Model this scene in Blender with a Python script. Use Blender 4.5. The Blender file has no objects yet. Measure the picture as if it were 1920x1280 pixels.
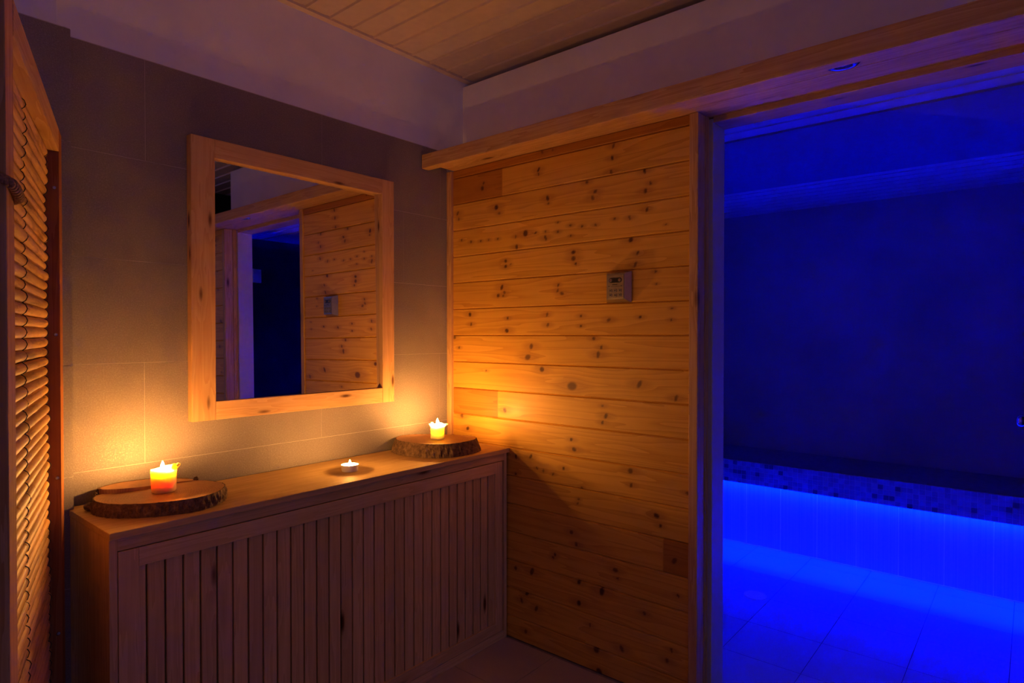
import bpy, bmesh, math, random
import numpy as np
from mathutils import Vector, Matrix

random.seed(7)
PI = math.pi
SC = bpy.context.scene
COL = SC.collection

# ------------------------------------------------------------------ camera
AZ, PITCH = math.radians(40.1), math.radians(-0.6)
Fv = Vector((math.cos(AZ)*math.cos(PITCH), math.sin(AZ)*math.cos(PITCH), math.sin(PITCH)))
Rv = Vector((math.sin(AZ), -math.cos(AZ), 0))
Uv = Rv.cross(Fv)
cam = bpy.data.cameras.new('camera')
cam.sensor_width = 36.0
cam.lens = 36.0*1162.4/1920.0
cam.clip_start = 0.02
camo = bpy.data.objects.new('camera', cam)
COL.objects.link(camo)
M = Matrix((Rv, Uv, -Fv)).transposed().to_4x4()
M.translation = Vector((-1.965, -2.029, 1.26))
camo.matrix_world = M
SC.camera = camo

# ------------------------------------------------------------------ world, exposure
FLAME = 4000.0          # candle flames
LED = 2000.0              # blue strip under the far bench
W = bpy.data.worlds.new('ambient_fill')  # added purple-blue ambient fill through the open rear, not a real lamp
SC.world = W
W.use_nodes = True
W.node_tree.nodes['Background'].inputs[0].default_value = (0.46, 0.50, 1.75, 1)
W.node_tree.nodes['Background'].inputs[1].default_value = 0.155
SC.view_settings.view_transform = 'Standard'
SC.view_settings.look = 'None'
SC.view_settings.exposure = 0.0
SC.view_settings.gamma = 1.0
SC.view_settings.use_curve_mapping = False
SC.cycles.use_denoising = True
SC.cycles.caustics_reflective = False
SC.cycles.caustics_refractive = False
SC.cycles.sample_clamp_indirect = 60.0
SC.cycles.max_bounces = 10
SC.cycles.diffuse_bounces = 5

# ------------------------------------------------------------------ helpers
def tag(o, label=None, cat=None, group=None, kind=None):
    if label: o['label'] = label
    if cat: o['category'] = cat
    if group: o['group'] = group
    if kind: o['kind'] = kind
    return o

def empty(name, loc, label, cat, group=None, kind=None, rz=0.0):
    o = bpy.data.objects.new(name, None)
    o.empty_display_size = 0.05
    COL.objects.link(o)
    o.location = loc
    o.rotation_euler = (0, 0, rz)
    return tag(o, label, cat, group, kind)

def obj(name, bm, mats, parent=None, world=True, smooth=False):
    """link a bmesh as ONE object; world=True: its vertices are world coordinates, re-based on the parent"""
    bmesh.ops.recalc_face_normals(bm, faces=bm.faces)
    me = bpy.data.meshes.new(name)
    bm.to_mesh(me); bm.free()
    if not isinstance(mats, (list, tuple)): mats = [mats]
    for m in mats: me.materials.append(m)
    if smooth:
        for p in me.polygons: p.use_smooth = True
    o = bpy.data.objects.new(name, me)
    COL.objects.link(o)
    if parent is not None:
        o.parent = parent
        if world:
            top = parent
            off = Vector((0, 0, 0))
            while top is not None:
                off += top.location; top = top.parent
            me.transform(Matrix.Translation(-off))
    return o

def sharp_smooth(o, ang=35):
    me = o.data
    for p in me.polygons: p.use_smooth = True
    bm = bmesh.new(); bm.from_mesh(me)
    for e in bm.edges:
        if len(e.link_faces) == 2:
            e.smooth = e.calc_face_angle(0) < math.radians(ang)
    bm.to_mesh(me); bm.free()
    return o

def box(bm, x0, x1, y0, y1, z0, z1, bev=0.0, mi=0):
    r = bmesh.ops.create_cube(bm, size=1)
    vs = r['verts']
    for v in vs:
        v.co = Vector(((x0+x1)/2+v.co.x*(x1-x0), (y0+y1)/2+v.co.y*(y1-y0), (z0+z1)/2+v.co.z*(z1-z0)))
    fs = set(f for v in vs for f in v.link_faces)
    for f in fs: f.material_index = mi
    if bev > 0:
        es = list(set(e for v in vs for e in v.link_edges))
        bmesh.ops.bevel(bm, geom=es, offset=bev, segments=2, profile=0.6, affect='EDGES', clamp_overlap=True)
    return vs

def BX(*a, **k):
    bm = bmesh.new(); box(bm, *a, **k); return bm

def prism(bm, pts, z0, z1, mi=0):
    lo = [bm.verts.new((x, y, z0)) for x, y in pts]
    hi = [bm.verts.new((x, y, z1)) for x, y in pts]
    n = len(pts); fs = []
    fs.append(bm.faces.new(lo[::-1])); fs.append(bm.faces.new(hi))
    for i in range(n):
        fs.append(bm.faces.new((lo[i], lo[(i+1) % n], hi[(i+1) % n], hi[i])))
    for f in fs: f.material_index = mi
    return fs

def lathe(bm, prof, seg=32, c=(0, 0, 0), cap=True, mi=0, fn=None):
    rings = []
    for (r, z) in prof:
        ring = []
        for i in range(seg):
            a = 2*PI*i/seg
            rr, zz = (r, z) if fn is None else fn(r, z, a)
            ring.append(bm.verts.new((c[0]+rr*math.cos(a), c[1]+rr*math.sin(a), c[2]+zz)))
        rings.append(ring)
    for k in range(len(rings)-1):
        for i in range(seg):
            f = bm.faces.new((rings[k][i], rings[k][(i+1) % seg], rings[k+1][(i+1) % seg], rings[k+1][i]))
            f.material_index = mi
    if cap:
        bm.faces.new(rings[0][::-1]).material_index = mi
        bm.faces.new(rings[-1]).material_index = mi

def tube(bm, pts, r, seg=8, mi=0):
    pts = [Vector(p) for p in pts]
    rs = r if isinstance(r, (list, tuple)) else [r]*len(pts)
    rings = []; up = Vector((0.13, 0.21, 0.97))
    for i, p in enumerate(pts):
        t = (pts[min(i+1, len(pts)-1)]-pts[max(i-1, 0)])
        if t.length < 1e-9: t = Vector((0, 0, 1))
        t.normalize()
        a = t.cross(up)
        if a.length < 1e-3: a = t.cross(Vector((1, 0, 0)))
        a.normalize(); b = t.cross(a)
        rings.append([bm.verts.new(p+rs[i]*(math.cos(2*PI*k/seg)*a+math.sin(2*PI*k/seg)*b)) for k in range(seg)])
    for k in range(len(rings)-1):
        for i in range(seg):
            bm.faces.new((rings[k][i], rings[k][(i+1) % seg], rings[k+1][(i+1) % seg], rings[k+1][i])).material_index = mi
    bm.faces.new(rings[0][::-1]).material_index = mi
    bm.faces.new(rings[-1]).material_index = mi

def ball(bm, c, r, sx=1, sy=1, sz=1, u=16, v=10):
    r_ = bmesh.ops.create_uvsphere(bm, u_segments=u, v_segments=v, radius=r)
    for q in r_['verts']:
        q.co = Vector((c[0]+q.co.x*sx, c[1]+q.co.y*sy, c[2]+q.co.z*sz))

# ------------------------------------------------------------------ materials
def mat(name):
    m = bpy.data.materials.new(name); m.use_nodes = True
    nt = m.node_tree
    return m, nt, nt.nodes['Principled BSDF']

def N(nt, t, **inp):
    n = nt.nodes.new(t)
    for k, v in inp.items():
        k2 = int(k[1:]) if k[0] == '_' else k
        n.inputs[k2].default_value = v
    return n

def L(nt, a, b): nt.links.new(a, b)

def ramp(nt, stops, fac):
    r = nt.nodes.new('ShaderNodeValToRGB')
    el = r.color_ramp.elements
    while len(el) < len(stops): el.new(0.5)
    for e, (p, c) in zip(el, stops):
        e.position = p; e.color = (*c, 1)
    L(nt, fac, r.inputs[0]); return r

def math_(nt, op, a, b=None, clamp=False):
    n = nt.nodes.new('ShaderNodeMath'); n.operation = op; n.use_clamp = clamp
    for i, v in enumerate((a, b)):
        if v is None: continue
        if isinstance(v, (int, float)): n.inputs[i].default_value = v
        else: L(nt, v, n.inputs[i])
    return n.outputs[0]

def mixc(nt, fac, a, b, mode='MIX'):
    n = nt.nodes.new('ShaderNodeMix'); n.data_type = 'RGBA'; n.blend_type = mode
    for i, v in ((0, fac), (6, a), (7, b)):
        if isinstance(v, (int, float)): n.inputs[i].default_value = v
        elif isinstance(v, tuple): n.inputs[i].default_value = (*v, 1)
        else: L(nt, v, n.inputs[i])
    return n.outputs[2]

def bump(nt, h, bsdf, strength, dist):
    b = N(nt, 'ShaderNodeBump', Strength=strength, Distance=dist)
    L(nt, h, b.inputs['Height']); L(nt, b.outputs[0], bsdf.inputs['Normal'])

def plain(name, col, rough=0.5, metal=0.0, noise=0.06, nscale=30, bmp=0.0, bdist=0.002, bscale=200):
    m, nt, b = mat(name)
    tc = N(nt, 'ShaderNodeTexCoord')
    n = N(nt, 'ShaderNodeTexNoise', Scale=nscale, Detail=4.0)
    L(nt, tc.outputs['Object'], n.inputs['Vector'])
    d = tuple(max(0, c*(1-noise*2)) for c in col); l = tuple(min(1, c*(1+noise*2)) for c in col)
    r = ramp(nt, [(0.3, d), (0.7, l)], n.outputs['Fac'])
    L(nt, r.outputs[0], b.inputs['Base Color'])
    b.inputs['Roughness'].default_value = rough
    b.inputs['Metallic'].default_value = metal
    if bmp:
        n2 = N(nt, 'ShaderNodeTexNoise', Scale=bscale, Detail=3.0)
        L(nt, tc.outputs['Object'], n2.inputs['Vector'])
        bump(nt, n2.outputs['Fac'], b, bmp, bdist)
    return m

def pine(name, axis, light=(0.70, 0.46, 0.22), dark=(0.50, 0.28, 0.10), rough=0.45, knots=0.6, vary=0.18, kscale=7.0, off=(0, 0, 0), spec=0.2):
    """pine board: long grain along axis, fibres, scattered knots, a tone of its own per object"""
    m, nt, b = mat(name)
    tc = N(nt, 'ShaderNodeTexCoord')
    oi = N(nt, 'ShaderNodeObjectInfo')
    add = nt.nodes.new('ShaderNodeVectorMath'); add.operation = 'ADD'
    L(nt, tc.outputs['Object'], add.inputs[0])
    mu = nt.nodes.new('ShaderNodeVectorMath'); mu.operation = 'SCALE'
    mu.inputs[0].default_value = (3.1, 5.7, 4.3); L(nt, oi.outputs['Random'], mu.inputs['Scale'])
    L(nt, mu.outputs[0], add.inputs[1])
    def scaled(a, c):
        mp = nt.nodes.new('ShaderNodeMapping'); s = [c, c, c]; s[axis] = a
        mp.inputs['Scale'].default_value = s; mp.inputs['Location'].default_value = off
        L(nt, add.outputs[0], mp.inputs[0]); return mp.outputs[0]
    # knots
    vo = N(nt, 'ShaderNodeTexVoronoi', Scale=1.0); L(nt, scaled(kscale*0.45, kscale*1.7), vo.inputs['Vector'])
    sep = N(nt, 'ShaderNodeSeparateColor'); L(nt, vo.outputs['Color'], sep.inputs[0])
    has = math_(nt, 'LESS_THAN', sep.outputs[0], knots)
    kd = math_(nt, 'SUBTRACT', 1.0, math_(nt, 'MULTIPLY', vo.outputs['Distance'], 7.0), True)
    kn = math_(nt, 'MULTIPLY', kd, has)
    halo = math_(nt, 'MULTIPLY', math_(nt, 'SUBTRACT', 1.0, math_(nt, 'MULTIPLY', vo.outputs['Distance'], 2.4), True), has)
    # grain
    g = N(nt, 'ShaderNodeTexNoise', Scale=1.0, Detail=3.0, Roughness=0.55); L(nt, scaled(1.1, 26.0), g.inputs['Vector'])
    gl = math_(nt, 'FRACT', math_(nt, 'ADD', math_(nt, 'MULTIPLY', g.outputs['Fac'], 7.0), math_(nt, 'MULTIPLY', halo, 1.5)))
    fi = N(nt, 'ShaderNodeTexNoise', Scale=1.0, Detail=2.0); L(nt, scaled(7.0, 420.0), fi.inputs['Vector'])
    f = math_(nt, 'ADD', math_(nt, 'MULTIPLY', gl, 0.55), math_(nt, 'MULTIPLY', fi.outputs['Fac'], 0.5))
    c = ramp(nt, [(0.15, light), (0.85, dark)], f).outputs[0]
    c = mixc(nt, math_(nt, 'MULTIPLY', halo, 0.35), c, tuple(x*0.55 for x in dark))
    c = mixc(nt, math_(nt, 'MULTIPLY', kn, 1.6, True), c, (0.10, 0.035, 0.012))
    hv = N(nt, 'ShaderNodeHueSaturation')
    v = math_(nt, 'ADD', 1.0-vary/2, math_(nt, 'MULTIPLY', oi.outputs['Random'], vary))
    L(nt, v, hv.inputs['Value']); L(nt, c, hv.inputs['Color'])
    L(nt, hv.outputs[0], b.inputs['Base Color'])
    b.inputs['Roughness'].default_value = rough
    b.inputs['Specular IOR Level'].default_value = spec
    bump(nt, fi.outputs['Fac'], b, 0.12, 0.001)
    return m

P = {}
for ax, nm in enumerate('xyz'):
    P[nm] = pine('pine_along_'+nm, ax)
    P['w'+nm] = pine('whitewood_along_'+nm, ax, light=(0.76, 0.55, 0.25), dark=(0.62, 0.41, 0.16), knots=0.4, rough=0.7, vary=0.22, spec=0.1)
    P['f'+nm] = pine('frame_pine_along_'+nm, ax, light=(0.72, 0.47, 0.23), dark=(0.60, 0.34, 0.14), knots=0.9, rough=0.45, kscale=10)
P['screen_z'] = pine('screen_pine_upright', 2, rough=0.8, spec=0.04, light=(0.62, 0.36, 0.15), dark=(0.45, 0.22, 0.07), knots=0.12)
P['screen_y'] = pine('screen_pine_level', 1, rough=0.8, spec=0.04, light=(0.62, 0.38, 0.16), dark=(0.45, 0.24, 0.08), knots=0.4)
P['screen_dark'] = pine('screen_pine_shaded', 2, rough=0.8, spec=0.04, light=(0.40, 0.17, 0.06), dark=(0.30, 0.11, 0.035), knots=0.12)  # shade of the unlit far stile put into a darker pine colour

# planked pine: tone, grain and knots are carried by mesh attributes
def plank_material():
    m, nt, b = mat('varnished_knotty_pine')
    tc = N(nt, 'ShaderNodeTexCoord')
    sx = N(nt, 'ShaderNodeSeparateXYZ'); L(nt, tc.outputs['Object'], sx.inputs[0])
    def at(n):
        a = nt.nodes.new('ShaderNodeAttribute'); a.attribute_name = n; return a.outputs['Fac']
    gr, kn, tone, seed, halo = at('grain'), at('knot'), at('tone'), at('seed'), at('halo')
    def vec(ys, zs):
        cb = N(nt, 'ShaderNodeCombineXYZ')
        L(nt, math_(nt, 'MULTIPLY', sx.outputs[1], ys), cb.inputs[0])
        L(nt, math_(nt, 'MULTIPLY', gr, zs), cb.inputs[1])
        L(nt, math_(nt, 'MULTIPLY', seed, 37.0), cb.inputs[2]); return cb.outputs[0]
    g = N(nt, 'ShaderNodeTexNoise', Scale=1.0, Detail=2.0, Roughness=0.5); L(nt, vec(0.9, 14.0), g.inputs['Vector'])
    gl = math_(nt, 'FRACT', math_(nt, 'MULTIPLY', g.outputs['Fac'], 9.0))
    fi = N(nt, 'ShaderNodeTexNoise', Scale=1.0, Detail=2.0); L(nt, vec(6.0, 420.0), fi.inputs['Vector'])
    f = math_(nt, 'ADD', math_(nt, 'MULTIPLY', gl, 0.5), math_(nt, 'MULTIPLY', fi.outputs['Fac'], 0.5))
    c = ramp(nt, [(0.1, (0.82, 0.48, 0.075)), (0.55, (0.73, 0.405, 0.05)), (0.95, (0.55, 0.255, 0.025))], f).outputs[0]
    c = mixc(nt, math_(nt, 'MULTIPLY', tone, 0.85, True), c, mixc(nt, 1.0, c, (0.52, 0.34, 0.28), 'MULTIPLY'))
    c = mixc(nt, math_(nt, 'MULTIPLY', halo, 0.55, True), c, (0.34, 0.14, 0.03))
    c = mixc(nt, math_(nt, 'MULTIPLY', kn, 1.0, True), c, (0.085, 0.026, 0.008))
    L(nt, c, b.inputs['Base Color'])
    b.inputs['Roughness'].default_value = 0.48
    b.inputs['Specular IOR Level'].default_value = 0.35
    b.inputs['Coat Weight'].default_value = 0.03
    b.inputs['Coat Roughness'].default_value = 0.25
    bump(nt, math_(nt, 'ADD', fi.outputs['Fac'], math_(nt, 'MULTIPLY', gl, 0.3)), b, 0.10, 0.001)
    return m
PLANK = plank_material()

def tile_material(name, a, c2, rough, bmp=0.5, streak=None, spec=0.5, bsc=150.0, speck=0.0):
    m, nt, b = mat(name)
    b.inputs['Specular IOR Level'].default_value = spec
    tc = N(nt, 'ShaderNodeTexCoord')
    n = N(nt, 'ShaderNodeTexNoise', Scale=2.5, Detail=5.0); L(nt, tc.outputs['Object'], n.inputs['Vector'])
    n3 = N(nt, 'ShaderNodeTexNoise', Scale=260.0, Detail=2.0); L(nt, tc.outputs['Object'], n3.inputs['Vector'])
    f = math_(nt, 'ADD', math_(nt, 'MULTIPLY', n.outputs['Fac'], 0.5), math_(nt, 'MULTIPLY', n3.outputs['Fac'], 0.5))
    c = ramp(nt, [(0.30, a), (0.70, c2)], f).outputs[0]
    if streak:
        mp = nt.nodes.new('ShaderNodeMapping'); mp.inputs['Scale'].default_value = streak
        L(nt, tc.outputs['Object'], mp.inputs[0])
        s = N(nt, 'ShaderNodeTexNoise', Scale=1.0, Detail=4.0); L(nt, mp.outputs[0], s.inputs['Vector'])
        c = mixc(nt, 1.0, c, ramp(nt, [(0.35, (0.72, 0.72, 0.72)), (0.65, (1, 1, 1))], s.outputs['Fac']).outputs[0], 'MULTIPLY')
    L(nt, c, b.inputs['Base Color'])
    b.inputs['Roughness'].default_value = rough
    n2 = N(nt, 'ShaderNodeTexNoise', Scale=bsc, Detail=2.0); L(nt, tc.outputs['Object'], n2.inputs['Vector'])
    bump(nt, n2.outputs['Fac'], b, bmp, 0.004)
    if speck:      # tiny glossy grains in a matt stone face
        vs = N(nt, 'ShaderNodeTexNoise', Scale=240.0, Detail=1.0); L(nt, tc.outputs['Object'], vs.inputs['Vector'])
        g = math_(nt, 'MULTIPLY', math_(nt, 'GREATER_THAN', vs.outputs['Fac'], 0.60), speck)
        L(nt, g, b.inputs['Specular IOR Level'])
    return m
TILE = tile_material('grey_stone_tile', (0.22, 0.19, 0.175), (0.32, 0.285, 0.26), 0.40, 0.22, spec=0.0, bsc=300.0, speck=0.55)
GROUT = plain('pale_grout', (0.55, 0.50, 0.45), 0.8)
FLOORT = tile_material('beige_floor_tile', (0.40, 0.35, 0.32), (0.50, 0.45, 0.41), 0.45, 0.08)
FGROUT = plain('floor_grout', (0.28, 0.24, 0.22), 0.8)
BFLOOR = tile_material('pale_floor_tile', (0.36, 0.38, 0.40), (0.44, 0.46, 0.48), 0.45, 0.06)
BGROUT = plain('dark_floor_grout', (0.10, 0.10, 0.11), 0.8)
BASET = tile_material('bench_base_tile', (0.46, 0.46, 0.48), (0.56, 0.56, 0.58), 0.35, 0.05, streak=(1, 160, 1.2))
WGROUT = plain('white_grout', (0.85, 0.85, 0.85), 0.7)
MOS = [plain('mosaic_glass_mid', (0.20, 0.20, 0.23), 0.3), plain('mosaic_glass_pale', (0.26, 0.26, 0.30), 0.3),
       plain('mosaic_glass_dark', (0.06, 0.06, 0.08), 0.3)]
PLASTER = plain('white_plaster', (0.92, 0.93, 0.97), 0.75, noise=0.02, nscale=8, bmp=0.25, bdist=0.004, bscale=45)
DARKWALL = plain('dark_steam_room_wall', (0.44, 0.44, 0.47), 0.6, noise=0.05, nscale=3)
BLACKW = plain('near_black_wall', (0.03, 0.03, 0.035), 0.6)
SEAT = plain('dark_bench_top', (0.34, 0.34, 0.36), 0.6)
JAMBW = plain('pale_frame_paint', (0.50, 0.45, 0.46), 0.6, noise=0.02)
CEILM = plain('cream_metal_strip', (0.78, 0.66, 0.50), 0.42, noise=0.02)
BRIB = plain('white_metal_strip', (0.60, 0.60, 0.62), 0.5, noise=0.02)
BCEIL = plain('matt_ceiling_panel', (0.29, 0.29, 0.31), 0.6, noise=0.02)
DARKGAP = plain('dark_void', (0.02, 0.016, 0.014), 0.9)
CHROME = plain('chrome', (0.75, 0.75, 0.76), 0.12, 1.0, noise=0.01)
STEEL = plain('brushed_steel', (0.42, 0.42, 0.43), 0.30, 1.0, noise=0.03, nscale=80)
SCREWM = plain('screw_steel', (0.35, 0.36, 0.42), 0.35, 1.0)
WHITEP = plain('white_plastic', (0.85, 0.85, 0.85), 0.4, noise=0.02)
BLACKP = plain('black_plastic', (0.012, 0.012, 0.014), 0.3)
GREYP = plain('grey_key', (0.20, 0.19, 0.18), 0.5)
REDP = plain('red_mark', (0.35, 0.04, 0.03), 0.4)
WIREM = plain('black_binding_wire', (0.02, 0.014, 0.010), 0.5)
ROPEM = plain('jute_rope', (0.32, 0.16, 0.06), 0.85, noise=0.2, nscale=300)
ALU = plain('aluminium_cup', (0.80, 0.78, 0.76), 0.3, 1.0, noise=0.02)
WICKM = plain('burnt_wick', (0.02, 0.012, 0.008), 0.9)

def emis(name, col, s):
    m, nt, b = mat(name)
    b.inputs['Base Color'].default_value = (*col, 1)
    b.inputs['Emission Color'].default_value = (*col, 1)
    b.inputs['Emission Strength'].default_value = s
    return m
FLAMEM = emis('candle_flame', (1.0, 0.42, 0.095), FLAME)
LEDM = emis('blue_led_strip', (0.0, 0.0024, 1.0), LED)

def wax(name, col, rad=(1.0, 0.42, 0.12), scale=0.02):
    m, nt, b = mat(name)
    tc = N(nt, 'ShaderNodeTexCoord')
    n = N(nt, 'ShaderNodeTexNoise', Scale=60.0, Detail=3.0); L(nt, tc.outputs['Object'], n.inputs['Vector'])
    r = ramp(nt, [(0.3, tuple(c*0.93 for c in col)), (0.7, col)], n.outputs['Fac'])
    L(nt, r.outputs[0], b.inputs['Base Color'])
    b.inputs['Roughness'].default_value = 0.4
    b.inputs['Subsurface Weight'].default_value = 1.0
    b.inputs['Subsurface Radius'].default_value = rad
    b.inputs['Subsurface Scale'].default_value = scale
    return m
WAX = wax('amber_wax', (0.86, 0.66, 0.28), (1.0, 0.82, 0.5), 0.027)
WAX2 = wax('cream_wax', (0.92, 0.82, 0.55), (1.0, 0.80, 0.45), 0.045)
WAXW = wax('white_wax', (0.93, 0.91, 0.86), (1.0, 0.8, 0.6), 0.012)

def bamboo_mat():
    m, nt, b = mat('aged_bamboo')
    tc = N(nt, 'ShaderNodeTexCoord'); oi = N(nt, 'ShaderNodeObjectInfo')
    mp = nt.nodes.new('ShaderNodeMapping'); mp.inputs['Scale'].default_value = (6, 60, 60)
    L(nt, tc.outputs['Object'], mp.inputs[0])
    L(nt, oi.outputs['Random'], mp.inputs['Location'])
    n = N(nt, 'ShaderNodeTexNoise', Scale=1.0, Detail=5.0, Roughness=0.65); L(nt, mp.outputs[0], n.inputs['Vector'])
    c = ramp(nt, [(0.28, (0.20, 0.085, 0.022)), (0.45, (0.56, 0.31, 0.085)), (0.75, (0.72, 0.44, 0.15))], n.outputs['Fac']).outputs[0]
    hv = N(nt, 'ShaderNodeHueSaturation')
    L(nt, math_(nt, 'ADD', 0.72, math_(nt, 'MULTIPLY', oi.outputs['Random'], 0.5)), hv.inputs['Value'])
    L(nt, c, hv.inputs['Color']); L(nt, hv.outputs[0], b.inputs['Base Color'])
    b.inputs['Roughness'].default_value = 0.55
    b.inputs['Specular IOR Level'].default_value = 0.22
    bump(nt, n.outputs['Fac'], b, 0.25, 0.002)
    return m
BAMBOO = bamboo_mat()

def slice_mat():
    m, nt, b = mat('cut_log_face')
    tc = N(nt, 'ShaderNodeTexCoord')
    n = N(nt, 'ShaderNodeTexNoise', Scale=9.0, Detail=3.0); L(nt, tc.outputs['Object'], n.inputs['Vector'])
    ad = mixc(nt, 0.05, tc.outputs['Object'], n.outputs['Color'], 'ADD')
    sx = N(nt, 'ShaderNodeSeparateXYZ'); L(nt, ad, sx.inputs[0])
    d = math_(nt, 'SQRT', math_(nt, 'ADD', math_(nt, 'POWER', sx.outputs[0], 2.0), math_(nt, 'POWER', sx.outputs[1], 2.0)))
    w = math_(nt, 'FRACT', math_(nt, 'MULTIPLY', d, 150.0))
    n2 = N(nt, 'ShaderNodeTexNoise', Scale=70.0, Detail=4.0); L(nt, tc.outputs['Object'], n2.inputs['Vector'])
    f = math_(nt, 'ADD', math_(nt, 'MULTIPLY', w, 0.35), math_(nt, 'MULTIPLY', n2.outputs['Fac'], 0.65))
    c = ramp(nt, [(0.2, (0.50, 0.27, 0.10)), (0.8, (0.33, 0.15, 0.045))], f).outputs[0]
    L(nt, c, b.inputs['Base Color']); b.inputs['Roughness'].default_value = 0.6
    bump(nt, n2.outputs['Fac'], b, 0.2, 0.002)
    return m
SLICE = slice_mat()
def bark_mat():
    m, nt, b = mat('rough_bark')
    tc = N(nt, 'ShaderNodeTexCoord')
    n = N(nt, 'ShaderNodeTexNoise', Scale=70.0, Detail=6.0, Roughness=0.7); L(nt, tc.outputs['Object'], n.inputs['Vector'])
    c = ramp(nt, [(0.3, (0.05, 0.025, 0.012)), (0.55, (0.17, 0.10, 0.05)), (0.8, (0.30, 0.20, 0.11))], n.outputs['Fac']).outputs[0]
    L(nt, c, b.inputs['Base Color']); b.inputs['Roughness'].default_value = 0.9
    bump(nt, n.outputs['Fac'], b, 0.8, 0.004)
    return m
BARK = bark_mat()

m, nt, b = mat('mirror_silver'); b.inputs['Base Color'].default_value = (0.86, 0.86, 0.87, 1)
b.inputs['Metallic'].default_value = 1.0; b.inputs['Roughness'].default_value = 0.012; MIRROR = m
m, nt, b = mat('tinted_glass'); b.inputs['Base Color'].default_value = (0.15, 0.13, 0.13, 1)
b.inputs['Transmission Weight'].default_value = 1.0; b.inputs['Roughness'].default_value = 0.02; b.inputs['IOR'].default_value = 1.45; GLASS = m

# ------------------------------------------------------------------ the setting
ZC = 2.445            # strip ceiling
YR = -4.4             # rear left open behind the camera to let the ambient fill in
XL = -3.2
# floor of the ante-room: separate tiles over a grout bed
bm = bmesh.new(); box(bm, XL, 0.18, YR, 0.10, -0.06, -0.002, mi=1)
for i in range(11):
    for j in range(15):
        x1 = -0.012-0.3*i; y1 = 0.0-0.3*j
        box(bm, max(XL, x1-0.2975), x1, y1-0.2975, y1, -0.004, 0.0)
tag(obj('floor', bm, [FLOORT, FGROUT]), 'beige tiled floor of the pine clad ante room', 'floor', kind='structure')

# back wall: plaster above, tile cladding below
bm = bmesh.new()
box(bm, XL, 2.40, 0.015, 0.16, 0, 2.60)
box(bm, XL, -1.4712, -0.02, 0.02, 0, 2.44, bev=0.003)
tag(obj('wall_back', bm, PLASTER), 'white plaster band above the grey stone tiles', 'wall', kind='structure')
bm = bmesh.new()
box(bm, -1.45, -0.012, 0.0006, 0.02, 0.0, 2.0795, mi=1)
box(bm, XL, -1.4600, -0.0494, -0.015, 0.0, 2.0795, mi=1)
box(bm, -1.466, -1.4512, -0.0494, 0.01, 0.0, 2.0795, mi=1)
offs = [-0.658, -0.45, -0.2637, -0.058, -0.45, -0.262, -0.052, ]
for k in range(7):
    z0 = -0.0215+0.3*k
    z1 = z0+0.2987
    z0 = max(0.0, z0); z1 = min(2.08, z1)
    x1 = offs[k]+0.6
    while x1 > -1.46:
        a, c = max(-1.45, x1-0.5988), min(-0.012, x1)
        if c-a > 0.003: box(bm, a, c, 0.0, 0.008, z0, z1)
        x1 -= 0.6
    box(bm, -1.850, -1.4505, -0.05, 0.002, z0, z1)
    x1 = -1.8512
    while x1 > XL:
        box(bm, max(XL, x1-0.5988), x1, -0.05, -0.042, z0, z1); x1 -= 0.6
tag(obj('wall_back_tiles', bm, [TILE, GROUT]), 'grey stone tiles covering the wall behind the mirror', 'wall tiles', kind='structure')

# left wall, never seen but there
tag(obj('wall_left', BX(XL-0.12, XL, YR, 0.15, 0, 2.6), PLASTER), 'white plaster wall beyond the bamboo screen', 'wall', kind='structure')

# right wall: core pieces around the doorway, upper white band
DY0, DY1 = -1.18, -2.045        # doorway between the two posts
bm = bmesh.new()
box(bm, 0.021, 0.18, DY0+0.006, 0.02, 0, 1.993)
box(bm, 0.021, 0.18, -4.38, DY1-0.006, 0, 1.993)
box(bm, 0.107, 0.18, -4.38, -3.03, 1.99, 2.44)
box(bm, 0.107, 0.18, -2.17, 0.02, 1.99, 2.412)
tag(obj('wall_right', bm, PLASTER), 'white plaster band above the long pine beam', 'wall', kind='structure')

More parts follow.
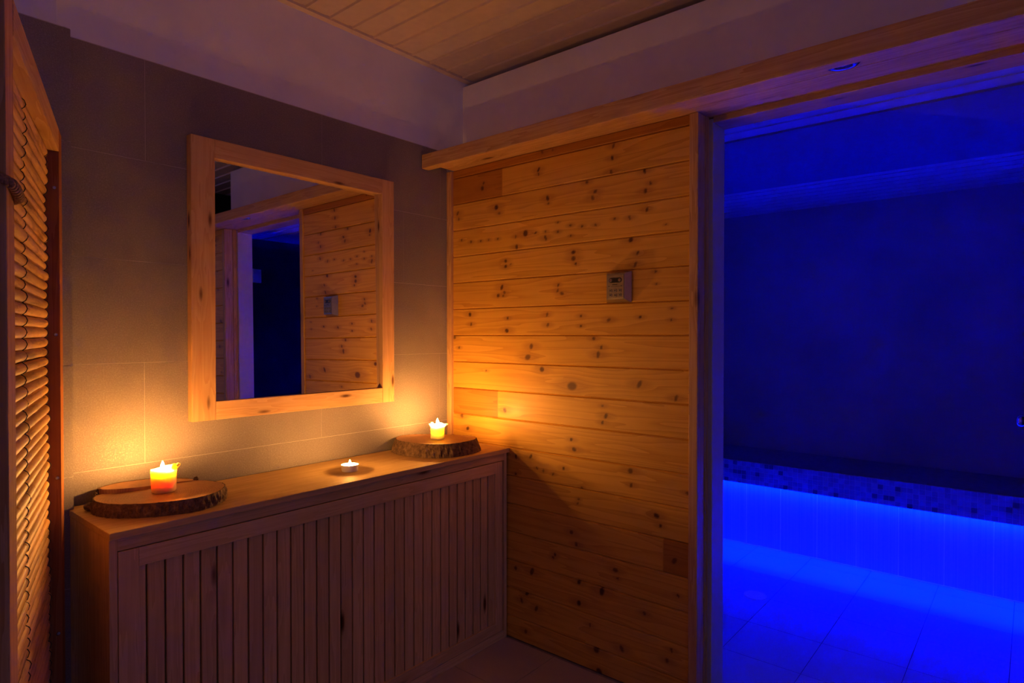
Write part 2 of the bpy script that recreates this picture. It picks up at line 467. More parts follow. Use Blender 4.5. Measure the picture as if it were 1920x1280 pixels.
KN = [tuple(float(v) for v in s.split(',')) for s in '''-0.53,1.987,7.1;-0.583,1.984,4.4;-0.787,1.994,5.8;-0.207,1.891,9.7;-0.214,1.912,5.8;-0.513,1.919,7.2;-0.513,1.901,5.4;-0.856,1.947,7.4;-0.851,1.904,7.4;-0.847,1.854,7.4;-0.057,1.802,8;-0.064,1.776,6;-0.288,1.799,10.5;-0.304,1.772,5.7;-0.558,1.799,8.9;-0.561,1.778,4.4;-0.742,1.833,6.8;-0.779,1.793,7.5;-0.767,1.771,8.4;-0.982,1.835,7.9;-1.005,1.788,5.5;-0.985,1.764,7.9;-0.082,1.681,5;-0.14,1.668,4.9;-0.198,1.666,4.9;-0.244,1.666,4.8;-0.296,1.665,4.7;-0.394,1.665,5.6;-0.399,1.622,8.3;-0.446,1.673,12.8;-0.498,1.669,5.4;-0.548,1.644,8;-0.547,1.669,4.5;-0.608,1.662,5.3;-0.607,1.698,3.5;-0.667,1.68,5.2;-0.669,1.64,4.3;-0.72,1.671,5.1;-0.78,1.669,5;-0.862,1.682,4.9;-0.923,1.678,6.4;-0.991,1.698,7.1;-1.062,1.638,3.1;-0.34,1.569,7.5;-0.34,1.546,7.5;-0.366,1.553,3.7;-0.681,1.576,8.6;-0.681,1.552,9.5;-0.692,1.531,5.1;-0.928,1.599,9.6;-0.955,1.55,6.4;-0.946,1.51,8;-0.319,1.46,9.4;-0.333,1.438,6.6;-0.298,1.426,8.5;-0.327,1.424,5.7;-0.61,1.454,5.3;-0.607,1.433,5.3;-0.627,1.421,7.9;-1.025,1.48,4.7;-1.027,1.437,3.9;-0.133,1.35,8.9;-0.14,1.307,6.9;-0.351,1.33,5.6;-0.346,1.278,9.4;-0.556,1.341,7.1;-0.559,1.3,7.1;-0.716,1.332,6;-0.715,1.294,5.1;-0.837,1.315,7.4;-0.965,1.323,5.6;-1.083,1.312,4.6;-1.086,1.351,3.8;-0.066,1.204,5;-0.038,1.249,8.1;-0.476,1.214,10;-0.458,1.17,12.8;-0.806,1.214,6.7;-0.792,1.187,10;-0.773,1.247,6.7;-0.229,1.107,4.8;-0.53,1.123,10.8;-0.675,1.064,19;-0.963,1.086,11.1;-1.102,1.046,8.4;-0.335,0.945,10;-0.826,0.962,8.8;-0.812,0.937,6.4;-0.812,0.998,4.8;-0.083,0.9,9.6;-0.119,0.848,8.6;-0.672,0.859,6.7;-0.685,0.822,9.1;-0.474,0.769,7.9;-0.505,0.725,4.4;-0.538,0.719,6;-0.585,0.713,5.1;-0.636,0.743,6.7;-0.928,0.774,10.1;-0.931,0.723,7;-1.143,0.73,5.8;-0.721,0.68,4.9;-0.396,0.759,7.2;-0.394,0.687,5.4;-0.706,0.635,4.1;-0.702,0.618,5;-1.03,0.633,9.8;-1.045,0.601,6;-0.673,0.502,8.3;-0.695,0.46,7.5;-1.097,0.491,9.6;-0.595,0.398,6;-0.586,0.384,5.1;-0.867,0.403,9.5;-0.877,0.375,4.7;-1.111,0.376,5.1;-0.394,0.296,8.1;-0.48,0.303,12.3;-0.708,0.318,8.3;-0.708,0.238,9.9;-0.984,0.279,6.9;-0.81,0.31,12.8;-0.426,0.171,8.9;-0.452,0.205,8;-0.502,0.158,9.6;-0.758,0.169,5.7;-0.894,0.124,10.2;-1.088,0.182,6.7;-0.448,0.049,8;-0.786,0.086,12.9;-0.798,0.009,11.3;-1.071,0.141,8.2'''.split(';')]
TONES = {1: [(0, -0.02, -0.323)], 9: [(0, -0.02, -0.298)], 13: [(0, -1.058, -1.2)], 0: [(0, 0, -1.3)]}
def plank_wall(name, y_hi, y_lo, knots, zt=1.994, seed=0):
    rnd = random.Random(seed)
    pitch, zfirst, gw, gd = 0.11675, 1.9595, 0.004, 0.006
    ny = int(round((y_hi-y_lo)/0.005))+1
    ys = np.linspace(y_hi, y_lo, ny)
    rows = []      # (z, x, plank index)
    seams = [zt]+[zfirst-pitch*k for k in range(18) if zfirst-pitch*k > 0.004]+[0.0]
    for k in range(len(seams)-1):
        zt_, zb = seams[k]-gw/2, seams[k+1]+gw/2
        if k == 0: zt_ = seams[0]
        nz = max(3, int((zt_-zb)/0.0042))
        rows.append((zt_+gw*0.5, gd, k)); rows.append((zt_, 0.0025, k))
        for q in range(nz+1):
            z = zt_-0.0022-(zt_-zb-0.0044)*q/nz
            rows.append((z, 0.0, k))
        rows.append((zb, 0.0025, k)); rows.append((zb-gw*0.45, gd, k))
    zs = np.array([r[0] for r in rows]); xs = np.array([r[1] for r in rows]); ks = np.array([r[2] for r in rows])
    Y, Z = np.meshgrid(ys, zs); Xg = np.repeat(xs[:, None], ny, 1)
    grain = Z.copy(); kn = np.zeros_like(Y); halo = np.zeros_like(Y); tone = np.zeros_like(Y); sd = np.zeros_like(Y)
    for k in range(len(seams)-1):
        sel = ks == k
        base = rnd.random()*0.22
        sd[sel] = rnd.random(); tone[sel] = base
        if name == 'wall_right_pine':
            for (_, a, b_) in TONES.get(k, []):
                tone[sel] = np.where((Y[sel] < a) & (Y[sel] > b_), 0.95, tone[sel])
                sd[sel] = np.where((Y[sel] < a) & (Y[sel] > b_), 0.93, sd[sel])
    for i, (ky, kz, r) in enumerate(knots):
        r = r/1000.0*0.95
        kk = int(np.searchsorted(-np.array(seams), -kz))-1
        sel = ks == kk
        el = 0.8+rnd.random()*0.7; an = (rnd.random()-0.5)*1.2
        dy, dz = Y[sel]-ky, Z[sel]-kz
        a = (dy*math.cos(an)+dz*math.sin(an)); c = (-dy*math.sin(an)+dz*math.cos(an))
        d = np.sqrt((a*el)**2+(c/el)**2)/r
        strength = 0.72+0.28*rnd.random()
        kn[sel] = np.maximum(kn[sel], strength*np.clip((1.25-d)*2.2, 0, 1))
        dh = np.sqrt((dy/2.6)**2+dz**2)/r
        halo[sel] = np.maximum(halo[sel], np.clip(1.7-dh*0.7, 0, 1)*0.8)
        grain[sel] += -np.sign(dz)*r*1.1*np.exp(-(dy/(3.2*r))**2)*np.exp(-np.abs(dz)/(2.2*r))
    nr = len(rows)
    verts = np.stack([Xg.ravel(), Y.ravel(), Z.ravel()], 1)
    idx = np.arange(nr*ny).reshape(nr, ny)
    faces = np.stack([idx[:-1, :-1].ravel(), idx[:-1, 1:].ravel(), idx[1:, 1:].ravel(), idx[1:, :-1].ravel()], 1)
    # closed back so the cladding has real thickness
    nb = len(verts)
    back = np.array([[0.02, y_hi, zt], [0.02, y_lo, zt], [0.02, y_lo, 0.0], [0.02, y_hi, 0.0]])
    verts = np.concatenate([verts, back])
    me = bpy.data.meshes.new(name)
    me.from_pydata(verts.tolist(), [], faces[:, ::-1].tolist()+[[nb, nb+1, nb+2, nb+3]])
    for an_, arr in (('grain', grain), ('knot', kn), ('tone', tone), ('seed', sd), ('halo', halo)):
        at = me.attributes.new(an_, 'FLOAT', 'POINT')
        at.data.foreach_set('value', np.concatenate([arr.ravel(), np.zeros(4)]).astype(np.float32))
    me.materials.append(PLANK)
    me.update()
    # normals must face the room (-x)
    o = bpy.data.objects.new(name, me); COL.objects.link(o)
    return o
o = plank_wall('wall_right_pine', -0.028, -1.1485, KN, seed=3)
tag(o, 'knotty pine plank cladding between the tiled wall and the doorway', 'wall', kind='structure')
rk = random.Random(11)
KN2 = [(-2.085-rk.random()*2.25, 0.02+rk.random()*1.95, 4+rk.random()*7) for _ in range(240)]
o = plank_wall('wall_right_pine_far', -2.077, -4.38, KN2, seed=8)
tag(o, 'knotty pine plank cladding past the doorway, seen in the mirror', 'wall', kind='structure')

# trims of the pine wall and the doorway
tag(obj('trim_1', BX(-0.014, 0.02, -0.030, -0.001, 0, 1.991, bev=0.002), P['z']), 'slim upright pine strip in the corner of tiles and planks', 'trim', kind='structure')
bm = bmesh.new()
box(bm, -0.006, 0.05, -1.180, -1.1485, 0, 1.994, bev=0.003)
box(bm, 0.0505, 0.0755, -1.183, -1.150, 0, 1.994, bev=0.001)
tag(obj('trim_2', bm, P['z']), 'upright pine post at the left side of the doorway', 'door post', kind='structure')
bm = bmesh.new()
box(bm, -0.006, 0.05, -2.077, -2.045, 0, 1.994, bev=0.003)
box(bm, 0.0505, 0.0755, -2.075, -2.042, 0, 1.994, bev=0.001)
tag(obj('trim_3', bm, P['z']), 'upright pine post at the far side of the doorway', 'door post', kind='structure')
bm = bmesh.new(); box(bm, 0.076, 0.178, -1.197, -1.17, 0, 1.99, bev=0.003)
tag(obj('trim_4', bm, JAMBW), 'pale inner door jamb beside the left pine post', 'door jamb', kind='structure')
bm = bmesh.new(); box(bm, 0.076, 0.178, -2.055, -2.028, 0, 1.99, bev=0.003)
tag(obj('trim_5', bm, JAMBW), 'pale inner door jamb holding the glass door hinges', 'door jamb', kind='structure')
bm = bmesh.new(); box(bm, 0.0765, 0.174, -2.028, -1.197, 1.9755, 2.01, bev=0.002)
tag(obj('trim_6', bm, P['fy']), 'door head board across the top of the doorway', 'door head', kind='structure')

# long beam over planks and doorway, with its soffit board
bm = bmesh.new(); box(bm, -0.165, -0.124, -4.38, -0.003, 1.976, 2.037, bev=0.005)
tag(obj('trim_7', bm, P['y']), 'long pine beam running above the plank wall and doorway', 'beam', kind='structure')
bm = bmesh.new(); box(bm, -0.1235, -0.045, -4.38, -0.03, 1.995, 2.03, bev=0.002); box(bm, -0.0435, 0.10, -4.38, -0.03, 1.995, 2.03, bev=0.002)
tag(obj('trim_8', bm, P['y']), 'pine soffit board behind the long beam', 'soffit', kind='structure')

# strip ceiling
bm = bmesh.new()
x = -0.012-0.1*32
k = 0
while x < 2.3:
    x1 = x+0.1
    if x1 <= 0.20:
        y0 = YR
    else:
        y0 = -3.0
    y_hi = -0.012
    # each strip: flat pan with a raised rib and a recessed joint
    prof = [(x+0.0, 0.0), (x+0.070, 0.0), (x+0.074, 0.0025), (x+0.086, 0.0025), (x+0.088, -0.006), (x+0.095, -0.006), (x+0.0985, 0.0), (x+0.1, 0.0)]
    a = [bm.verts.new((px, y0, ZC+dz)) for px, dz in prof]
    c = [bm.verts.new((px, y_hi, ZC+dz)) for px, dz in prof]
    for i in range(len(prof)-1): bm.faces.new((a[i], a[i+1], c[i+1], c[i]))
    x = x1
r = bmesh.ops.extrude_face_region(bm, geom=bm.faces[:])
for v in r['geom']:
    if isinstance(v, bmesh.types.BMVert): v.co.z += 0.006
box(bm, XL, 2.40, YR, 0.05, ZC+0.05, ZC+0.09, mi=1)
tag(obj('ceiling', bm, [CEILM, DARKGAP]), 'cream metal strip ceiling above the mirror', 'ceiling', kind='structure')
bm = bmesh.new()
box(bm, XL, 0.35, -0.010, 0.0155, ZC-0.010, ZC-0.0075); box(bm, XL, 0.35, -0.012, -0.010, ZC-0.010, ZC+0.004)
tag(obj('trim_9', bm, CEILM), 'thin metal edge strip where ceiling meets the back wall', 'trim', kind='structure')

# ------------------------------------------------------------------ the blue room
BX0, BXW, BXF = 0.18, 1.80, 2.25
BYL, BYR = -0.36, -2.95
bm = bmesh.new(); box(bm, 0.18, BXW+0.02, BYR, BYL, -0.06, -0.0015, mi=1)
xs = [0.18, 0.48, 0.78, 1.08, 1.38, 1.68, 1.80]
ye = -0.777+0.297
ysm = [BYL, ye]+[ye-0.2975*k for k in range(1, 9)]+[BYR]
for i in range(len(xs)-1):
    for j in range(len(ysm)-1):
        box(bm, xs[i]+0.0012, xs[i+1]-0.0012, ysm[j+1]+0.0012, ysm[j]-0.0012, -0.003, 0.0)
tag(obj('floor_blue_room', bm, [BFLOOR, BGROUT]), 'tiled floor of the blue lit room', 'floor', kind='structure')
tag(obj('wall_far', BX(BXF, BXF+0.1, BYR-0.1, BYL+0.1, 0, 2.44), DARKWALL), 'dark wall at the back of the blue lit room', 'wall', kind='structure')
tag(obj('wall_side_blue_room', BX(0.18, BXF, BYL, BYL+0.08, 0, 2.44), DARKWALL), 'dark side wall of the blue lit room beside the doorway', 'wall', kind='structure')
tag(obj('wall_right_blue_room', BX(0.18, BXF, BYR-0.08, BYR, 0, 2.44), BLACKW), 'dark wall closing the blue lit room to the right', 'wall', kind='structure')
# ceiling of the blue room: ribbed strips at both sides of a smooth panel
bm = bmesh.new()
ZB = 2.06
def ribs(x0, x1, n):
    w = (x1-x0)/n
    for i in range(n):
        a = x0+w*i
        prof = [(a, ZB+0.018), (a+0.014, ZB+0.018), (a+0.016, ZB), (a+w*0.6, ZB-0.003), (a+w-0.001, ZB), (a+w, ZB+0.018)]
        lo = [bm.verts.new((px, BYR, pz)) for px, pz in prof]; hi = [bm.verts.new((px, BYL, pz)) for px, pz in prof]
        for q in range(5): bm.faces.new((lo[q], lo[q+1], hi[q+1], hi[q]))
ribs(0.18, 0.58, 4); ribs(1.50, 2.25, 8)
box(bm, 0.58, 1.50, BYR, BYL, ZB-0.008, ZB+0.01, mi=1)
box(bm, 0.18, 2.25, BYR, BYL, ZB+0.02, ZB+0.05, mi=1)
tag(obj('ceiling_blue_room', bm, [BRIB, BCEIL]), 'ribbed strip ceiling of the blue lit room', 'ceiling', kind='structure')

# tiled bench along the far wall
bench = empty('bench', (2.0, -1.65, 0), 'tiled steam room bench with mosaic edge along the dark wall', 'bench')
obj('seat', BX(1.742, 2.246, BYR, BYL, 0.44, 0.508), SEAT, bench)
bm = bmesh.new()
box(bm, 1.739, 1.746, BYR, BYL, 0.377, 0.510, mi=3)
cw = 0.0262
nyc = int((BYL-BYR)/cw)
rm = random.Random(5)
for i in range(nyc):
    for j in range(5):
        y = BYL-0.001-cw*i; z = 0.378+cw*j
        rr = rm.random()
        mi = 2 if rr < 0.09 else (1 if rr < 0.5 else 0)
        vs = [bm.verts.new(q) for q in ((1.7375, y, z), (1.7375, y-cw+0.002, z), (1.7375, y-cw+0.002, z+cw-0.002), (1.7375, y, z+cw-0.002))]
        bm.faces.new(vs).material_index = mi
        vb = [bm.verts.new((1.7395, v.co.y, v.co.z)) for v in vs]
        for q in range(4): bm.faces.new((vs[q], vs[(q+1) % 4], vb[(q+1) % 4], vb[q])).material_index = mi
obj('mosaic_edge', bm, MOS+[plain('mosaic_grout', (0.42, 0.42, 0.44), 0.7)], bench)
bm = bmesh.new()
box(bm, 1.8004, 1.86, BYR, BYL, 0.0, 0.44, mi=1); box(bm, 1.7965, 1.801, BYR, BYL, 0.0005, 0.0045, mi=1)
y = -0.7105+0.1965*2
while y > BYR:
    box(bm, 1.8, 1.806, max(BYR, y-0.1932), min(BYL, y), 0.004, 0.421)
    y -= 0.1965
obj('tiled_base', bm, [BASET, WGROUT], bench)
strip = obj('led_strip', BX(1.786, 1.796, BYR+0.02, BYL-0.02, 0.426, 0.436), LEDM)
tag(strip, 'blue light strip hidden under the mosaic bench edge', 'light strip')

dr = empty('floor_drain', (1.08, -1.005, 0), 'round pale floor drain in the blue lit floor', 'drain')
bm = bmesh.new(); lathe(bm, [(0.052, -0.001), (0.052, 0.002), (0.049, 0.0032), (0.046, 0.0025), (0.046, -0.001)], 40, (1.08, -1.005, 0), cap=False)
obj('rim', bm, WHITEP, dr, smooth=True)
bm = bmesh.new()
lathe(bm, [(0.0455, 0.0), (0.0455, 0.0018), (0.040, 0.0022)], 40, (1.08, -1.005, 0))
for i in range(-3, 4):
    box(bm, 1.08-0.036*math.cos(i*0.36), 1.08+0.036*math.cos(i*0.36), -1.005+i*0.010-0.0022, -1.005+i*0.010+0.0022, 0.0022, 0.0042)
obj('grate', bm, WHITEP, dr)

# glass door, swung open into the blue room
gd = empty('door_1', (0.185, -2.05, 0), 'dark tinted glass door swung open into the blue lit room', 'door', kind='structure')
obj('pane', BX(0.195, 0.975, -2.066, -2.058, 0.012, 1.955, bev=0.001), GLASS, gd)
for z in (0.28, 1.70):
    bm = bmesh.new()
    box(bm, 0.179, 0.192, -2.09, -2.03, z-0.045, z+0.045, bev=0.002)
    box(bm, 0.192, 0.252, -2.076, -2.048, z-0.045, z+0.045, bev=0.002)
    obj('hinge', bm, STEEL, gd)
bm = bmesh.new()
c = (0.915, 0.952)
def yl(bm, prof):
    seg = 28; rings = []
    for r, y in prof: rings.append([bm.verts.new((c[0]+r*math.cos(2*PI*i/seg), y, c[1]+r*math.sin(2*PI*i/seg))) for i in range(seg)])
    for k in range(len(rings)-1):
        for i in range(seg): bm.faces.new((rings[k][i], rings[k][(i+1) % seg], rings[k+1][(i+1) % seg], rings[k+1][i]))
    bm.faces.new(rings[0]); bm.faces.new(rings[-1])
yl(bm, [(0.012, -2.059), (0.012, -2.025), (0.009, -2.018), (0.011, -2.012), (0.018, -2.006), (0.021, -1.996), (0.019, -1.987), (0.011, -1.982), (0.002, -1.981)])
yl(bm, [(0.012, -2.065), (0.012, -2.079), (0.010, -2.086), (0.018, -2.098), (0.021, -2.108), (0.018, -2.118), (0.002, -2.122)])
obj('knob', bm, CHROME, gd, smooth=True)

# ------------------------------------------------------------------ radiator cabinet
cab = empty('slatted_cabinet', (-0.73, -0.19, 0), 'long whitewood cabinet with upright slats under the mirror', 'cabinet')
bm = bmesh.new(); box(bm, -1.461, -0.001, -0.362, -0.016, 0.772, 0.790, bev=0.002)
obj('top', bm, P['wx'], cab)
obj('side_panel', BX(-1.4595, -1.4418, -0.352, -0.022, 0, 0.772, bev=0.0015), P['wz'], cab)
obj('side_panel', BX(-0.0245, -0.008, -0.352, -0.022, 0, 0.772, bev=0.0015), P['wz'], cab)
obj('top_rail', BX(-1.4418, -0.0245, -0.352, -0.333, 0.7415, 0.772, bev=0.001), P['wx'], cab)
obj('plinth', BX(-1.4418, -0.0245, -0.350, -0.333, 0.0, 0.0335, bev=0.001), P['wx'], cab)
obj('back_panel', BX(-1.4418, -0.0245, -0.060, -0.048, 0.0, 0.772), P['wx'], cab)
pf = obj('panel_frame', BX(-1.3948, -0.0785, -0.352, -0.334, 0.6925, 0.7385, bev=0.0015), P['wx'], cab)
obj('stile', BX(-1.4400, -1.3950, -0.352, -0.334, 0.036, 0.7385, bev=0.0015), P['wz'], pf)
obj('stile', BX(-0.0783, -0.0355, -0.352, -0.334, 0.036, 0.7385, bev=0.0015), P['wz'], pf)
obj('bottom_rail', BX(-1.3948, -0.0785, -0.352, -0.334, 0.036, 0.0795, bev=0.0015), P['wx'], pf)
edges = [-1.3952]+[-1.3758+0.04336*k for k in range(30)]+[-0.078]
for k in range(31):
    a = edges[k]+(0.0026 if k else 0); c_ = edges[k+1]-(0.0026 if k < 30 else 0)
    obj('slat', BX(a, c_, -0.3465, -0.336, 0.078, 0.694, bev=0.0012), P['wz'], pf)

# ------------------------------------------------------------------ mirror
mi_ = empty('wall_mirror', (-0.737, 0.0, 1.436), 'square wall mirror in a pale pine frame above the cabinet', 'mirror')
obj('stile', BX(-1.1345, -1.0605, -0.032, -0.001, 0.989, 1.883, bev=0.0025), P['fz'], mi_)
obj('stile', BX(-0.3985, -0.3395, -0.032, -0.001, 0.989, 1.883, bev=0.0025), P['fz'], mi_)
obj('rail', BX(-1.0605, -0.3985, -0.0315, -0.001, 1.8225, 1.883, bev=0.0025), P['fx'], mi_)
obj('rail', BX(-1.0605, -0.3985, -0.0315, -0.001, 0.989, 1.048, bev=0.0025), P['fx'], mi_)
bm = bmesh.new(); box(bm, -0.336, 0.336, -0.002, 0.002, -0.392, 0.392)
g = obj('mirror_glass', bm, MIRROR, mi_, world=False)
g.location = (0.0075, -0.0125, 0.0); g.rotation_euler = (math.radians(-0.5), 0, math.radians(0.8))

# ------------------------------------------------------------------ control panel on the planks
cp = empty('control_panel', (0.0, -0.88, 1.43), 'small steel control panel with keys and display on the planks', 'control panel')
bm = bmesh.new()
b4 = [(-0.001, -0.830, 1.376), (-0.001, -0.933, 1.376), (-0.001, -0.933, 1.488), (-0.001, -0.830, 1.488)]
f4 = [(-0.030, -0.8465, 1.3875), (-0.030, -0.9205, 1.3875), (-0.030, -0.9205, 1.4795), (-0.030, -0.8465, 1.4795)]
vb = [bm.verts.new(p) for p in b4]; vf = [bm.verts.new(p) for p in f4]
bm.faces.new(vb); bm.faces.new(vf)
for i in range(4): bm.faces.new((vb[i], vb[(i+1) % 4], vf[(i+1) % 4], vf[i]))
bmesh.ops.bevel(bm, geom=bm.edges[:], offset=0.0012, segments=2, affect='EDGES')
obj('housing', bm, STEEL, cp)
obj('face_plate', BX(-0.0315, -0.0298, -0.9175, -0.8495, 1.3905, 1.4745, bev=0.0006), plain('matt_steel_face', (0.30, 0.27, 0.24), 0.45, 0.85), cp)
def rounded(bm, yc, zc, w, h, x0, x1):
    pts = []
    r = h/2
    for i in range(9):
        a = -PI/2+PI*i/8; pts.append((yc+w/2-r+r*math.cos(a), zc+r*math.sin(a)))
    for i in range(9):
        a = PI/2+PI*i/8; pts.append((yc-w/2+r+r*math.cos(a), zc+r*math.sin(a)))
    lo = [bm.verts.new((x0, p[0], p[1])) for p in pts]; hi = [bm.verts.new((x1, p[0], p[1])) for p in pts]
    bm.faces.new(lo); bm.faces.new(hi)
    for i in range(len(pts)): bm.faces.new((lo[i], lo[(i+1) % len(pts)], hi[(i+1) % len(pts)], hi[i]))
bm = bmesh.new(); rounded(bm, -0.8835, 1.4555, 0.052, 0.0175, -0.033, -0.031)
dsp = obj('display', bm, BLACKP, cp)
for yy in (-0.8655, -0.9015):
    bm = bmesh.new(); rounded(bm, yy, 1.4555, 0.0115, 0.0115, -0.0342, -0.0328); kb = obj('button', bm, GREYP, cp)
    bm = bmesh.new(); rounded(bm, yy, 1.4555, 0.004, 0.004, -0.0348, -0.034); obj('mark', bm, REDP, kb)
for yy in (-0.8575, -0.9075):
    bm = bmesh.new(); rounded(bm, yy, 1.4345, 0.0032, 0.0032, -0.0332, -0.0314); obj('indicator', bm, BLACKP, cp)
bm = bmesh.new()
x_ = -0.871
for k, w in enumerate((0.003, 0.002, 0.0032, 0.003, 0.0025, 0.0025)):     # the small printed word, too small to read in the photo
    box(bm, -0.0319, -0.0314, x_-w, x_, 1.4385, 1.4412); x_ -= w+0.0008
for k in range(9):
    y_ = -0.864-0.0045*k
    box(bm, -0.0318, -0.0314, y_-0.003, y_, 1.4325, 1.4338)
obj('printed_lettering', bm, BLACKP, cp)
for i in range(3):
    for j in range(2):
        yy, zz = -0.8635-0.0195*i, 1.4185-0.0165*j
        kb = obj('button', BX(-0.0332, -0.0312, yy-0.0062, yy+0.0062, zz-0.0055, zz+0.0055, bev=0.0008), GREYP, cp)
        obj('mark', BX(-0.0336, -0.0331, yy-0.002, yy+0.002, zz-0.0012, zz+0.0018), BLACKP, kb)

# ------------------------------------------------------------------ recessed spotlight in the beam
dl = empty('recessed_spotlight', (-0.100, -1.628, 1.995), 'unlit chrome recessed spotlight under the pine beam', 'spotlight')
bm = bmesh.new(); lathe(bm, [(0.036, 0.001), (0.043, 0.001), (0.044, -0.002), (0.040, -0.005), (0.034, -0.004), (0.032, 0.0)], 40, (-0.100, -1.628, 1.995), cap=False)
obj('ring', bm, CHROME, dl, smooth=True)
bm = bmesh.new(); lathe(bm, [(0.033, -0.003), (0.026, -0.001), (0.012, -0.0005)], 32, (-0.100, -1.628, 1.995))
obj('reflector', bm, CHROME, dl, smooth=True)
bm = bmesh.new(); ball(bm, (-0.100, -1.628, 1.993), 0.011, sz=0.6); obj('bulb', bm, GREYP, dl, smooth=True)

# ------------------------------------------------------------------ wood slices
def smooth_closed(pts, n):
    """closed Catmull-Rom through pts"""
    out = []; m_ = len(pts)
    for i in range(m_):
        p0, p1, p2, p3 = (Vector((*pts[(i+k-1) % m_], 0)) for k in range(4))
        for q in range(n):
            t = q/n
            v = 0.5*((2*p1)+(-p0+p2)*t+(2*p0-5*p1+4*p2-p3)*t*t+(-p0+3*p1-3*p2+p3)*t**3)
            out.append((v.x, v.y))
    return out
def bark_ring(bm, pts, ctr, z0, z1, grow, thick, seed, open_from=None):
    """bark around an outline: ridged outer skin, thickness, slightly proud of the cut face"""
    rnd = random.Random(seed); n = len(pts); nz = 6
    jit = [rnd.random() for _ in range(n)]
    sk = []
    for i, (x, y) in enumerate(pts):
        d = Vector((x-ctr[0], y-ctr[1])); u = d.normalized()
        col_o = []
        for k in range(nz+1):
            t = k/nz
            g_ = grow*(1-t)
            rr = d.length+g_+(0.0035*jit[i]+0.0015*math.sin(i*1.7+k))*(0.4+math.sin(PI*min(1, t+0.1)))
            col_o.append(bm.verts.new((ctr[0]+u.x*rr, ctr[1]+u.y*rr, z0+(z1-z0)*t+(0.0015*jit[(i*3) % n] if k == nz else 0))))
        ci = [bm.verts.new((ctr[0]+u.x*(d.length-thick*(0.7+0.6*jit[(i*7) % n])), ctr[1]+u.y*(d.length-thick*(0.7+0.6*jit[(i*7) % n])), z)) for z in (z1-0.0005, z0)]
        sk.append(col_o+ci)
    m_ = nz+3
    for i in range(n):
        a, b_ = sk[i], sk[(i+1) % n]
        for k in range(m_): bm.faces.new((a[k], b_[k], b_[(k+1) % m_], a[(k+1) % m_]))
ZT = 0.790
# right slice
ptsR = [(-0.376, -0.148), (-0.370, -0.088), (-0.335, -0.038), (-0.282, -0.012), (-0.218, -0.040), (-0.158, -0.115), (-0.115, -0.215), (-0.112, -0.268), (-0.150, -0.308), (-0.226, -0.322), (-0.304, -0.306), (-0.354, -0.252)]
cR = (-0.255, -0.172)
oR = smooth_closed(ptsR, 12)
sr = empty('wood_slice', (cR[0], cR[1], ZT), 'thick round log slice with bark in the corner by the planks', 'wood slice', group='log slices used as candle stands')
bm = bmesh.new(); prism(bm, [(cR[0]+(x-cR[0])*0.99, cR[1]+(y-cR[1])*0.99) for x, y in oR], ZT+0.0005, 0.841)
obj('wood', bm, SLICE, sr)
bm = bmesh.new(); bark_ring(bm, oR, cR, ZT+0.0008, 0.8405, 0.016, 0.006, 4); obj('bark', bm, BARK, sr)
# left slice: split, its rear piece lifted
ptsL = [(-1.424, -0.115), (-1.430, -0.165), (-1.415, -0.215), (-1.388, -0.252), (-1.344, -0.288), (-1.294, -0.312), (-1.243, -0.322), (-1.190, -0.306), (-1.148, -0.268), (-1.126, -0.225), (-1.128, -0.180), (-1.150, -0.125), (-1.205, -0.105), (-1.285, -0.112), (-1.345, -0.105), (-1.395, -0.085)]
cL = (-1.272, -0.190)
oL = smooth_closed(ptsL, 10)
sl = empty('wood_slice', (cL[0], cL[1], ZT), 'thin split log slice with a lifted rear piece near the bamboo screen', 'wood slice', group='log slices used as candle stands')
bm = bmesh.new(); prism(bm, [(cL[0]+(x-cL[0])*0.99, cL[1]+(y-cL[1])*0.99) for x, y in oL], ZT+0.0005, 0.826)
obj('wood', bm, SLICE, sl)
bm = bmesh.new(); bark_ring(bm, oL, cL, ZT+0.0008, 0.8255, 0.004, 0.005, 9); obj('bark', bm, BARK, sl)
ptsB = [(-1.398, -0.083), (-1.350, -0.112), (-1.285, -0.118), (-1.215, -0.110), (-1.160, -0.118), (-1.166, -0.090), (-1.205, -0.045), (-1.245, -0.020), (-1.300, -0.018), (-1.345, -0.028), (-1.388, -0.058)]
oB = smooth_closed(ptsB, 8)
bm = bmesh.new(); prism(bm, oB, ZT+0.0005, 0.839)
for v in bm.verts:
    t = (v.co.x+1.398)/0.24
    if v.co.z > 0.8: v.co.z -= 0.012*max(0, min(1, t))
bp = obj('split_piece', bm, SLICE, sl)
bm = bmesh.new()
pk = sorted([p for p in oB if p[1] > -0.088], key=lambda p: p[0])
prev = None
for i, (x, y) in enumerate(pk):
    t = max(0, min(1, (x+1.398)/0.24)); zt = 0.839-0.012*t
    j = 0.003+0.004*random.random()
    d = Vector((x-cL[0], y+0.19)).normalized()
    a = [(x, y, ZT+0.001), (x+d.x*j, min(-0.004, y+d.y*j), ZT+0.001), (x+d.x*(j+0.002), min(-0.003, y+d.y*(j+0.002)), (ZT+zt)/2), (x+d.x*j, min(-0.004, y+d.y*j), zt+0.001), (x, y, zt+0.0005)]
    a = [bm.verts.new(p) for p in a]
    if prev:
        for k in range(5): bm.faces.new((prev[k], a[k], a[(k+1) % 5], prev[(k+1) % 5]))
    else: bm.faces.new(a)
    prev = a
bm.faces.new(prev[::-1])
obj('bark', bm, BARK, bp)
bm = bmesh.new()
for bc, br, bs in (((-1.428, -0.100, 0.801), 0.014, (0.9, 1.5, 0.7)), ((-1.404, -0.072, 0.823), 0.009, (0.8, 1.2, 1.3)), ((-1.158, -0.112, 0.828), 0.008, (0.8, 0.8, 1.0))):
    bm = bmesh.new(); ball(bm, bc, br, *bs)
    for v in bm.verts: v.co += Vector((random.uniform(-1, 1), random.uniform(-1, 1), random.uniform(-1, 1)))*0.0016
    obj('bark_scrap', bm, BARK, sl)

